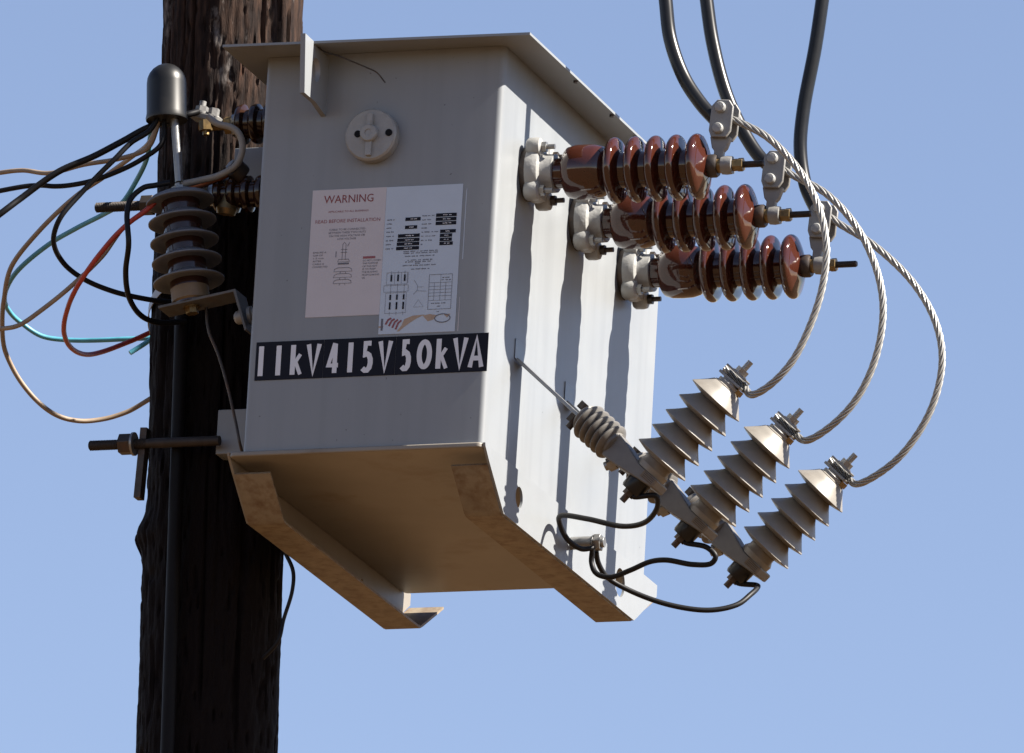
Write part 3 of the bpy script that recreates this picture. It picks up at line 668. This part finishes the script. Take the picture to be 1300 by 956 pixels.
# ------------------------------------------------------------------ clamps on the bushing studs
cl = ((0.795, 0.146, 0.6045), (0.8035, 0.420, 0.5960), (0.8045, 0.690, 0.5860))
clab = ('grey two-bolt clamp on the upper brown bushing terminal', 'grey two-bolt clamp on the middle brown bushing terminal', 'grey clamp on the lowest brown bushing, behind a stranded wire')
for b in range(3):
    x, y, z = cl[b]; zs_ = ZB[b]
    th_ = thing('terminal_clamp', (x, y, zs_), clab[b], 'clamp', 'cable clamps on the bushing terminals')
    lean = Matrix.Translation((x, y, z)) @ Matrix.Rotation(R(4), 4, 'Y') @ Matrix(((1, 0, 0, 0), (0, 0, -1, 0), (0, 1, 0, 0), (0, 0, 0, 1)))
    o = [(-0.014, -0.034), (0.013, -0.034), (0.0205, -0.022), (0.0205, 0.022), (0.012, 0.034), (-0.010, 0.034), (-0.0195, 0.022), (-0.0195, -0.022)]
    build('clamp_plate', MB().prism(o, 0.009, 0.016, lean), 'grey_cast', th_, bevel=0.002)
    build('clamp_plate', MB().prism([(p[0] + 0.004, p[1]) for p in o], -0.016, -0.009, lean), 'grey_cast', th_, bevel=0.002)
    for q in (-0.019, 0.019):
        mb = MB(); Mq = lean @ Matrix.Translation((-0.002, q, 0)); mb.lathe([(0.0098, 0.016), (0.0098, 0.021), (0.0080, 0.024), (0.004, 0.0248)], Mq, 20); mb.cyl(0.0048, -0.026, 0.016, Mq, 10); nut(mb, Mq, 0.0085, -0.024, -0.016)
        build('bolt', mb, 'cast_white', th_)
    # stem: tapers down to the eye round the stud
    zb_ = zs_ - z
    st = [(-0.019, -0.030), (0.019, -0.030), (0.0135, -0.050), (0.0085, -0.056), (0.0085, zb_ - 0.006), (-0.0085, zb_ - 0.006), (-0.0085, -0.056), (-0.0135, -0.050)]
    mb = MB().prism(st, -0.0065, 0.0065, lean)
    build('stem', mb, 'grey_cast', th_, bevel=0.002)
    eye = MB().lathe([(0.010, -0.010), (0.0155, -0.0095), (0.0165, 0.0), (0.0155, 0.0095), (0.010, 0.010)], frame((W + 0.366, y, zs_), (1, 0, 0)), 28)
    build('eye', eye, 'grey_cast', th_)

# ------------------------------------------------------------------ black covered cables coming down to the clamps
HV = [[(0.60, 0.146, 1.75), (0.640, 0.146, 1.20), (0.6633, 0.146, 0.9175), (0.678, 0.146, 0.8303), (0.6905, 0.146, 0.7579), (0.7186, 0.146, 0.6876), (0.7528, 0.146, 0.6373), (0.7806, 0.146, 0.6069)],
      [(0.58, 0.42, 1.75), (0.622, 0.42, 1.25), (0.6451, 0.42, 1.0076), (0.6599, 0.42, 0.9192), (0.6757, 0.42, 0.8383), (0.7053, 0.42, 0.7424), (0.7425, 0.42, 0.6681), (0.7738, 0.42, 0.6233), (0.7939, 0.42, 0.6052)],
      [(0.85, 0.69, 1.75), (0.812, 0.69, 1.30), (0.793, 0.69, 1.0874), (0.7855, 0.69, 0.9992), (0.7766, 0.69, 0.9113), (0.7602, 0.69, 0.7946), (0.758, 0.69, 0.7214), (0.7716, 0.69, 0.6522), (0.7935, 0.69, 0.6066)]]
hlab = ('thick black cable curving down to the upper bushing clamp', 'thick black cable passing behind the upper clamp to the middle clamp', 'rightmost thick black cable dropping to the lowest bushing clamp')
for b in range(3):
    o = build('high_voltage_cable', MB().tube(smooth_path(HV[b], 10), 0.0122, 20), 'rubber', smooth=60)
    tag(o, hlab[b], 'cable', 'black cables above the bushings')

# ------------------------------------------------------------------ stranded aluminium jumpers from clamps to arresters
def stranded(name, pts, r, label, cat, group, turns=9.5):
    P = smooth_path(pts, 16); T, U, V = frames_along(P); s = np.concatenate([[0], np.cumsum(np.linalg.norm(np.diff(P, axis=0), axis=1))])
    # even spacing so that the lay of the strands is regular
    n = int(s[-1] / 0.0045); q = np.linspace(0, s[-1], n); P = np.stack([np.interp(q, s, P[:, i]) for i in range(3)], 1); T, U, V = frames_along(P)
    rs = r / 3 * 1.06; mb = MB()
    for k in range(6):
        a = 2 * np.pi * (k / 6 + q * turns); off = (r - rs)
        mb.tube(P + off * (np.cos(a)[:, None] * U + np.sin(a)[:, None] * V), rs, 7)
    mb.tube(P, rs, 6)
    return tag(build(name, mb, 'aluminium', smooth=60), label, cat, group)
JW = [[(0.786, 0.146, 0.6095), (0.8086, 0.146, 0.6070), (0.8263, 0.146, 0.5995), (0.8777, 0.146, 0.5699), (0.9378, 0.146, 0.5074), (0.9735, 0.146, 0.4448), (0.9926, 0.146, 0.3732), (0.9903, 0.146, 0.3027), (0.9725, 0.146, 0.2331), (0.9405, 0.146, 0.1641), (0.9001, 0.146, 0.1222), (0.8682, 0.146, 0.1110)],
      [(0.796, 0.42, 0.6055), (0.8129, 0.42, 0.6012), (0.8333, 0.42, 0.5887), (0.9002, 0.42, 0.5496), (0.9609, 0.42, 0.4822), (1.0008, 0.42, 0.3974), (1.0128, 0.42, 0.3255), (1.001, 0.42, 0.2405), (0.9686, 0.42, 0.1707), (0.9208, 0.42, 0.1229), (0.8793, 0.42, 0.1060)],
      [(0.796, 0.69, 0.6040), (0.8137, 0.69, 0.5970), (0.8365, 0.69, 0.5805), (0.9042, 0.69, 0.5367), (0.9802, 0.69, 0.4637), (1.0242, 0.69, 0.3895), (1.0391, 0.69, 0.3167), (1.0227, 0.69, 0.231), (0.9757, 0.69, 0.1537), (0.9241, 0.69, 0.1126), (0.8883, 0.69, 0.1020)]]
jlab = ('stranded bare wire loop nearest the bushings, from upper clamp to front arrester', 'middle stranded bare wire loop from middle clamp to middle arrester', 'widest stranded bare wire loop, rightmost, ending at the lowest arrester')
for b in range(3):
    AX = AXS[b]; y, (tx, tz) = ARR[b]; p0 = Vector((tx, y, tz)) + AX * (0.2195 - 0.168); px_ = square_to(AX)
    pts = JW[b][:-1]
    mid = Vector(JW[b][-1]) + Vector((0.002, 0.004, -0.001))
    tail = [p0 + px_ * 0.012 + Vector((0, 0.0165, 0)), p0 - px_ * 0.008 + Vector((0, 0.0185, 0)), p0 - px_ * 0.022 + Vector((0, 0.0175, 0)), p0 - px_ * 0.036 + Vector((0, 0.015, 0))]
    stranded('jumper_wire', pts + [tuple(mid)] + [tuple(q) for q in tail], 0.0066, jlab[b], 'wire', 'stranded wire loops')

# ------------------------------------------------------------------ earth leads from disconnectors to the earth stud
EL = [[(0.704, 0.155, -0.062), (0.702, 0.175, -0.072), (0.684, 0.205, -0.082), (0.652, 0.242, -0.086), (0.606, 0.271, -0.081), (0.531, 0.3, -0.057), (0.471, 0.334, -0.04), (0.4575, 0.368, -0.044), (0.462, 0.402, -0.064), (0.476, 0.436, -0.072), (0.490, 0.455, -0.066)],
      [(0.708, 0.43, -0.079), (0.724, 0.434, -0.095), (0.716, 0.438, -0.106), (0.681, 0.442, -0.106), (0.629, 0.446, -0.095), (0.599, 0.45, -0.096), (0.562, 0.454, -0.109), (0.525, 0.458, -0.119), (0.497, 0.462, -0.11), (0.486, 0.466, -0.089), (0.4885, 0.46, -0.066)],
      [(0.712, 0.70, -0.075), (0.722, 0.680, -0.085), (0.720, 0.649, -0.106), (0.704, 0.623, -0.131), (0.662, 0.598, -0.146), (0.597, 0.572, -0.141), (0.532, 0.547, -0.12), (0.497, 0.521, -0.101), (0.488, 0.496, -0.082), (0.4890, 0.478, -0.066)]]
elab = ('black earth lead looping above the earth stud, from the front arrester', 'black earth lead from the middle arrester, curling under the earth stud', 'lowest black earth lead, sagging from the lowest arrester')
for b in range(3):
    AX = AXS[b]; d0 = Vector(ARR[b][1][0:1] + (0,) + ARR[b][1][1:]); base = Vector((ARR[b][1][0], ARR[b][0], ARR[b][1][1])) - AX * 0.168
    BX = square_to(AX); p0 = base - AX * 0.046 - BX * 0.004
    first = [tuple(p0), tuple(p0 + BX * 0.010 - AX * 0.003)]
    o = build('earth_lead', MB().tube(smooth_path(first + EL[b], 10), 0.0048, 12), 'wire_black', smooth=60)
    tag(o, elab[b], 'earth lead', 'earth leads to the stud')

# ------------------------------------------------------------------ stand-off insulator on the pole side
ib = Vector((-0.150, 0.10, 0.3005)); it = Vector((-0.1875, 0.10, 0.512)); ia = (it - ib).normalized(); M = frame(ib, ia, (0, 1, 0))
ins = thing('standoff_insulator', ib, 'grey five-shed insulator on an angle bracket between pole and tank', 'insulator')
build('core', MB().lathe([(0.030, 0.0), (0.030, 0.028), (0.034, 0.030), (0.034, 0.190), (0.020, 0.205)], M, 36), 'porcelain_dark', ins)
build('base', MB().lathe([(0.029, 0.002), (0.0335, 0.006), (0.0335, 0.030), (0.030, 0.034)], M, 36), 'tan_base', ins)
for k in range(5):
    t = 0.052 + 0.0372 * k; rr = (0.0625, 0.0615, 0.0605, 0.0600, 0.0600)[k]
    pr = [(0.034, t - 0.010), (0.046, t - 0.0085), (rr - 0.004, t - 0.012), (rr, t - 0.0105), (rr, t - 0.0082), (0.050, t - 0.0030), (0.040, t + 0.003), (0.033, t + 0.007)]
    if k == 4: pr = pr[:-3] + [(0.052, t - 0.001), (0.036, t + 0.006), (0.018, t + 0.010)]
    build('shed', MB().lathe(pr, M, 48), 'polymer_grey', ins, smooth=50)
mb = MB(); Mt2 = M @ Matrix.Translation((0, 0, 0.204)); mb.cyl(0.016, 0.0, 0.004, Mt2); nut(mb, Mt2, 0.0125, 0.004, 0.016); mb.cyl(0.006, 0.016, 0.022, Mt2, 12); build('top_bolt', mb, 'galvanised', ins)
ax_x = ia.cross(Vector((0, -1, 0))).normalized() if ia.cross(Vector((0, -1, 0))).x > 0 else -ia.cross(Vector((0, -1, 0))).normalized()
Mk = Matrix.Identity(4)
for i in range(3): Mk[i][0] = ax_x[i]; Mk[i][1] = (0, 1, 0)[i]; Mk[i][2] = ia[i]; Mk[i][3] = ib[i]
mb = MB().prism([(-0.052, -0.004), (0.088, -0.004), (0.1005, -0.078), (0.105, -0.078), (0.0925, 0.001), (-0.052, 0.001)], -0.028, 0.028, Mk @ Matrix(((1, 0, 0, 0), (0, 0, -1, 0), (0, 1, 0, 0), (0, 0, 0, 1))))
br_ = build('angle_bracket', mb, 'bracket_steel', ins, bevel=0.0008)
mb = MB(); Mq = frame(ib - ia * 0.004, -ia, (0, 1, 0)); mb.cyl(0.015, 0, 0.003, Mq); nut(mb, Mq, 0.0115, 0.003, 0.013); build('bolt', mb, 'brass', br_)
Mq = frame(Mk @ Vector((0.097, 0, -0.043)), ax_x, (0, 1, 0)); mb = MB(); mb.lathe([(0.008, -0.020), (0.012, -0.016), (0.013, -0.006), (0.013, 0.0)], Mq, 18); mb.lathe([(0.016, 0.006), (0.016, 0.012), (0.011, 0.014), (0.011, 0.075)], Mq, 18); build('bolt', mb, 'grey_cast', br_)

# ------------------------------------------------------------------ black end cap on its grey rod
c0 = Vector((-0.2185, 0.10, 0.640)); c1_ = Vector((-0.226, 0.10, 0.744)); ca = (c1_ - c0).normalized(); M = frame(c0, ca, (0, 1, 0)); L = (c1_ - c0).length
cp = thing('cable_end_cap', c0, 'black rubber dome cap on a grey rod, above the grey insulator', 'cable cap')
pr = [(0.030, 0.000), (0.0365, 0.000), (0.0372, 0.004), (0.0355, 0.012), (0.0350, L - 0.036)] + [(0.0350 * math.cos(a), L - 0.036 + 0.036 * math.sin(a)) for a in [R(q) for q in (15, 30, 45, 60, 72, 82, 88)]]
build('cap', MB().lathe(pr, M, 40), 'cap_rubber', cp, smooth=50)
build('rod', MB().tube(np.array([(-0.205, 0.10, 0.650), (-0.1875, 0.10, 0.526)]), 0.0072, 16), 'galvanised', cp)

# ------------------------------------------------------------------ low voltage wiring
LV = {
    'A': [(-1.6, 0.9, 0.62), (-0.9, 0.35, 0.60), (-0.552, 0.16, 0.581), (-0.505, 0.151, 0.579), (-0.451, 0.143, 0.568), (-0.385, 0.134, 0.578), (-0.313, 0.126, 0.583), (-0.257, 0.117, 0.597), (-0.239, 0.109, 0.624), (-0.231, 0.1, 0.66)],
    'B': [(-1.6, 0.6, 0.45), (-0.9, 0.18, 0.48), (-0.517, 0.08, 0.518), (-0.444, 0.083, 0.529), (-0.411, 0.086, 0.524), (-0.357, 0.089, 0.531), (-0.306, 0.091, 0.545), (-0.254, 0.094, 0.571), (-0.223, 0.097, 0.601), (-0.225, 0.1, 0.66)],
    'C': [(-1.6, 0.3, 0.05), (-0.9, 0.02, 0.16), (-0.489, 0.02, 0.458), (-0.459, 0.037, 0.492), (-0.395, 0.054, 0.542), (-0.342, 0.071, 0.571), (-0.293, 0.089, 0.604), (-0.255, 0.106, 0.631), (-0.194, 0.123, 0.655), (-0.176, 0.14, 0.667)],
    'D': [(-0.226, 0.09, 0.657), (-0.241, 0.079, 0.618), (-0.268, 0.068, 0.594), (-0.294, 0.057, 0.563), (-0.346, 0.046, 0.499), (-0.379, 0.035, 0.448), (-0.396, 0.053, 0.415), (-0.399, 0.098, 0.391), (-0.375, 0.144, 0.372), (-0.33, 0.189, 0.359), (-0.275, 0.235, 0.355), (-0.243, 0.28, 0.361)],
    'E': [(-0.227, 0.1, 0.66), (-0.278, 0.175, 0.627), (-0.34, 0.25, 0.624), (-0.417, 0.312, 0.609), (-0.485, 0.35, 0.588), (-0.56, 0.387, 0.541), (-0.625, 0.425, 0.487), (-0.654, 0.462, 0.441), (-0.668, 0.5, 0.407), (-0.675, 0.545, 0.366), (-0.655, 0.59, 0.311), (-0.615, 0.63, 0.273), (-0.578, 0.66, 0.263), (-0.536, 0.69, 0.275), (-0.493, 0.705, 0.295), (-0.444, 0.712, 0.321), (-0.395, 0.72, 0.343)],
    'F': [(-1.6, 0.3, 0.25), (-0.9, 0.16, 0.265), (-0.523, 0.14, 0.285), (-0.492, 0.14, 0.288), (-0.448, 0.14, 0.315), (-0.381, 0.137, 0.364), (-0.335, 0.133, 0.41), (-0.297, 0.127, 0.454), (-0.246, 0.119, 0.486), (-0.225, 0.11, 0.494)],
    'G': [(-0.216, 0.085, 0.496), (-0.231, 0.077, 0.475), (-0.275, 0.072, 0.443), (-0.322, 0.083, 0.395), (-0.365, 0.11, 0.348), (-0.411, 0.17, 0.322), (-0.443, 0.244, 0.304), (-0.461, 0.331, 0.301), (-0.458, 0.411, 0.314), (-0.426, 0.487, 0.351), (-0.383, 0.536, 0.394), (-0.364, 0.58, 0.424)],
    'H': [(-0.236, 0.1, 0.66), (-0.271, 0.168, 0.636), (-0.303, 0.235, 0.618), (-0.342, 0.29, 0.599), (-0.382, 0.32, 0.564), (-0.427, 0.35, 0.555), (-0.487, 0.383, 0.541), (-0.557, 0.416, 0.522), (-0.627, 0.45, 0.485), (-0.671, 0.51, 0.461), (-0.688, 0.57, 0.449), (-0.676, 0.616, 0.434), (-0.647, 0.635, 0.419), (-0.602, 0.654, 0.415), (-0.5, 0.67, 0.417), (-0.441, 0.685, 0.425), (-0.394, 0.7, 0.438)],
    'I': [(-0.466, 0.62, 0.376), (-0.431, 0.64, 0.41), (-0.38, 0.66, 0.452)],
    'J': [(-0.197, 0.08, 0.519), (-0.22, 0.07, 0.512), (-0.237, 0.06, 0.505), (-0.255, 0.05, 0.487), (-0.258, 0.04, 0.451), (-0.248, 0.03, 0.394), (-0.272, 0.082, 0.359), (-0.282, 0.134, 0.329), (-0.279, 0.186, 0.311), (-0.267, 0.238, 0.314), (-0.234, 0.29, 0.329)],
    'K': [(-0.176, 0.12, 0.520), (-0.156, 0.123, 0.528), (-0.125, 0.137, 0.543), (-0.102, 0.15, 0.560)],
    'L': [(-0.150, 0.125, 0.652), (-0.1278, 0.12, 0.6351), (-0.1023, 0.12, 0.628), (-0.0848, 0.12, 0.6084), (-0.0805, 0.12, 0.5865), (-0.0906, 0.12, 0.561), (-0.1188, 0.12, 0.5421), (-0.1507, 0.12, 0.5335), (-0.1850, 0.105, 0.5235)],
}
for k, r, m_, nm, lab in (
        ('A', 0.0042, 'wire_tan', 'low_voltage_wire', 'tan wire running out to the left above the others, below the cap'),
        ('B', 0.0045, 'wire_black', 'low_voltage_wire', 'black wire running level out of the left edge of the photo'),
        ('C', 0.0058, 'wire_black', 'low_voltage_wire', 'thick black wire slanting down left from the bolted connector'),
        ('D', 0.0047, 'wire_black', 'low_voltage_wire', 'black wire in a wide C-shaped loop from the cap back to the pole'),
        ('E', 0.0044, 'wire_tan', 'low_voltage_wire', 'tan wire making the largest loop, returning low on the pole'),
        ('F', 0.0042, 'wire_tan', 'low_voltage_wire', 'tan wire running down left beside the red wire'),
        ('G', 0.0045, 'wire_red', 'low_voltage_wire', 'red wire looping left of the pole'),
        ('H', 0.0045, 'wire_blue', 'low_voltage_wire', 'blue wire making a long loop left of the pole'),
        ('I', 0.0045, 'wire_blue', 'wire_end', 'short cut blue wire end sticking out behind the pole'),
        ('J', 0.0050, 'wire_black', 'low_voltage_wire', 'black wire from the top of the grey insulator hanging close to the pole'),
        ('K', 0.0065, 'copper', 'copper_tail', 'short reddish copper tail right of the grey insulator top'),
        ('L', 0.0060, 'wire_grey', 'low_voltage_wire', 'short thick grey wire arc between bolted connector and insulator top')):
    o = build(nm, MB().tube(kinked(smooth_path(LV[k], 10), 0.0016), r, 12), m_, smooth=60); tag(o, lab, 'wire')
o = build('thin_wire', MB().tube(smooth_path([(-0.130, 0.12, 0.300), (-0.1223, 0.12, 0.2577), (-0.1019, 0.12, 0.2139), (-0.0786, 0.12, 0.1487), (-0.0598, 0.12, 0.0838), (-0.0502, 0.12, 0.0479), (-0.05, 0.2, -0.01)], 8), 0.0028, 8), 'bolt_dark', smooth=60)
tag(o, 'thin dark wire hanging beside the left edge of the tank', 'wire')
o = build('thin_wire', MB().tube(smooth_path([(-0.07, 0.40, -0.03), (-0.0521, 0.35, -0.0668), (-0.0438, 0.35, -0.0814), (-0.0253, 0.35, -0.1178), (-0.0245, 0.35, -0.1535), (-0.0374, 0.35, -0.2058), (-0.0430, 0.345, -0.2454), (-0.074, 0.358, -0.272)], 8), 0.0036, 8), 'wire_black', smooth=60)
tag(o, 'thin black wire bulging out right of the pole under the left foot', 'wire')
o = build('tie_wire', MB().tube(smooth_path([(0.108, -0.08, 0.700), (0.1104, -0.06, 0.7145), (0.1227, -0.05, 0.7036), (0.150, -0.05, 0.694), (0.1824, -0.05, 0.6797), (0.205, -0.05, 0.6695), (0.2243, -0.05, 0.6595), (0.2414, -0.05, 0.6401)], 6), 0.0013, 6), 'bolt_dark', smooth=60)
tag(o, 'thin loose tie wire twisted on the lifting lug under the lid', 'wire')

# ------------------------------------------------------------------ pole hardware
def clamp_bolt(y, z, x_end, label):
    t = thing('clamp_bolt', (x_end, y, z - 0.02), label, 'bolt', 'bolts clamping the brackets round the pole')
    M = frame((x_end, y, z), (1, 0, 0), (0, 1, 0)); L = -0.150 - x_end
    pr = [(0.007, 0.0), (0.0090, 0.002)]
    for k in range(int(0.11 / 0.003)): pr += [(0.0093, 0.002 + 0.003 * k), (0.0082, 0.0035 + 0.003 * k)]
    pr += [(0.0088, 0.125), (0.0088, L)]
    build('rod', MB().lathe(pr, M, 16), 'rust_dark', t, smooth=25)
    return t, M
t, M = clamp_bolt(0.278, 0.104, -0.395, 'lower rusty threaded bolt with a hex nut, sticking out left of the pole')
mb = MB(); nut(mb, M, 0.0195, 0.058, 0.082); build('nut', mb, 'bolt_dark', t, bevel=0.0012)
mb = MB(); mb.cyl(0.021, 0.082, 0.086, M, 28); build('washer', mb, 'galvanised', t)
t, M = clamp_bolt(0.278, 0.543, -0.413, 'upper dark threaded bolt, crossing behind the blue wire loop')
mb = MB(); nut(mb, M, 0.0185, 0.088, 0.110); build('nut', mb, 'bolt_dark', t, bevel=0.0012)
o = build('clamp_strip', MB().box((0, 0, 0), (0.013, 0.022, 0.128), Matrix.Translation((-0.2985, 0.292, 0.071)) @ Matrix.Rotation(R(2), 4, 'Y')), 'bolt_dark', bevel=0.001)
tag(o, 'rusty steel clamp strip standing edge-on against the left of the pole', 'clamp strip')
# conduit down the face of the pole
P = smooth_path([(pole_cx(z) - 0.022, 0.3045 if z > -1 else 0.298, z) for z in (0.40, 0.30, 0.1, -0.1, -0.4, -0.9, -2, -4, -6.75)], 6)
o = build('conduit', MB().tube(P, 0.0125, 16), 'conduit_black', smooth=60); tag(o, 'dark conduit running straight down the front of the pole', 'conduit')
# steel band round the pole, slightly tilted
vs = []; fs = []; n = 40
for k in range(n):
    a = R(140 + 120 * k / (n - 1)); zz = 0.385 + 0.055 * math.cos(a - R(300)); r0 = 0.1300
    for r_, dz in ((r0, -0.010), (r0 + 0.0015, -0.010), (r0 + 0.0015, 0.010), (r0, 0.010)):
        vs.append((pole_cx(zz) + r_ * math.cos(a), PY + r_ * math.sin(a), zz + dz))
for k in range(n - 1):
    for j in range(4): fs.append((4 * k + j, 4 * k + (j + 1) % 4, 4 * (k + 1) + (j + 1) % 4, 4 * (k + 1) + j))
fs += [(0, 1, 2, 3), (4 * n - 1, 4 * n - 2, 4 * n - 3, 4 * n - 4)]
o = build('pole_band', MB().add(vs, fs), 'steel_band', smooth=40); tag(o, 'light steel strap curving up the side of the pole behind the grey insulator', 'band')
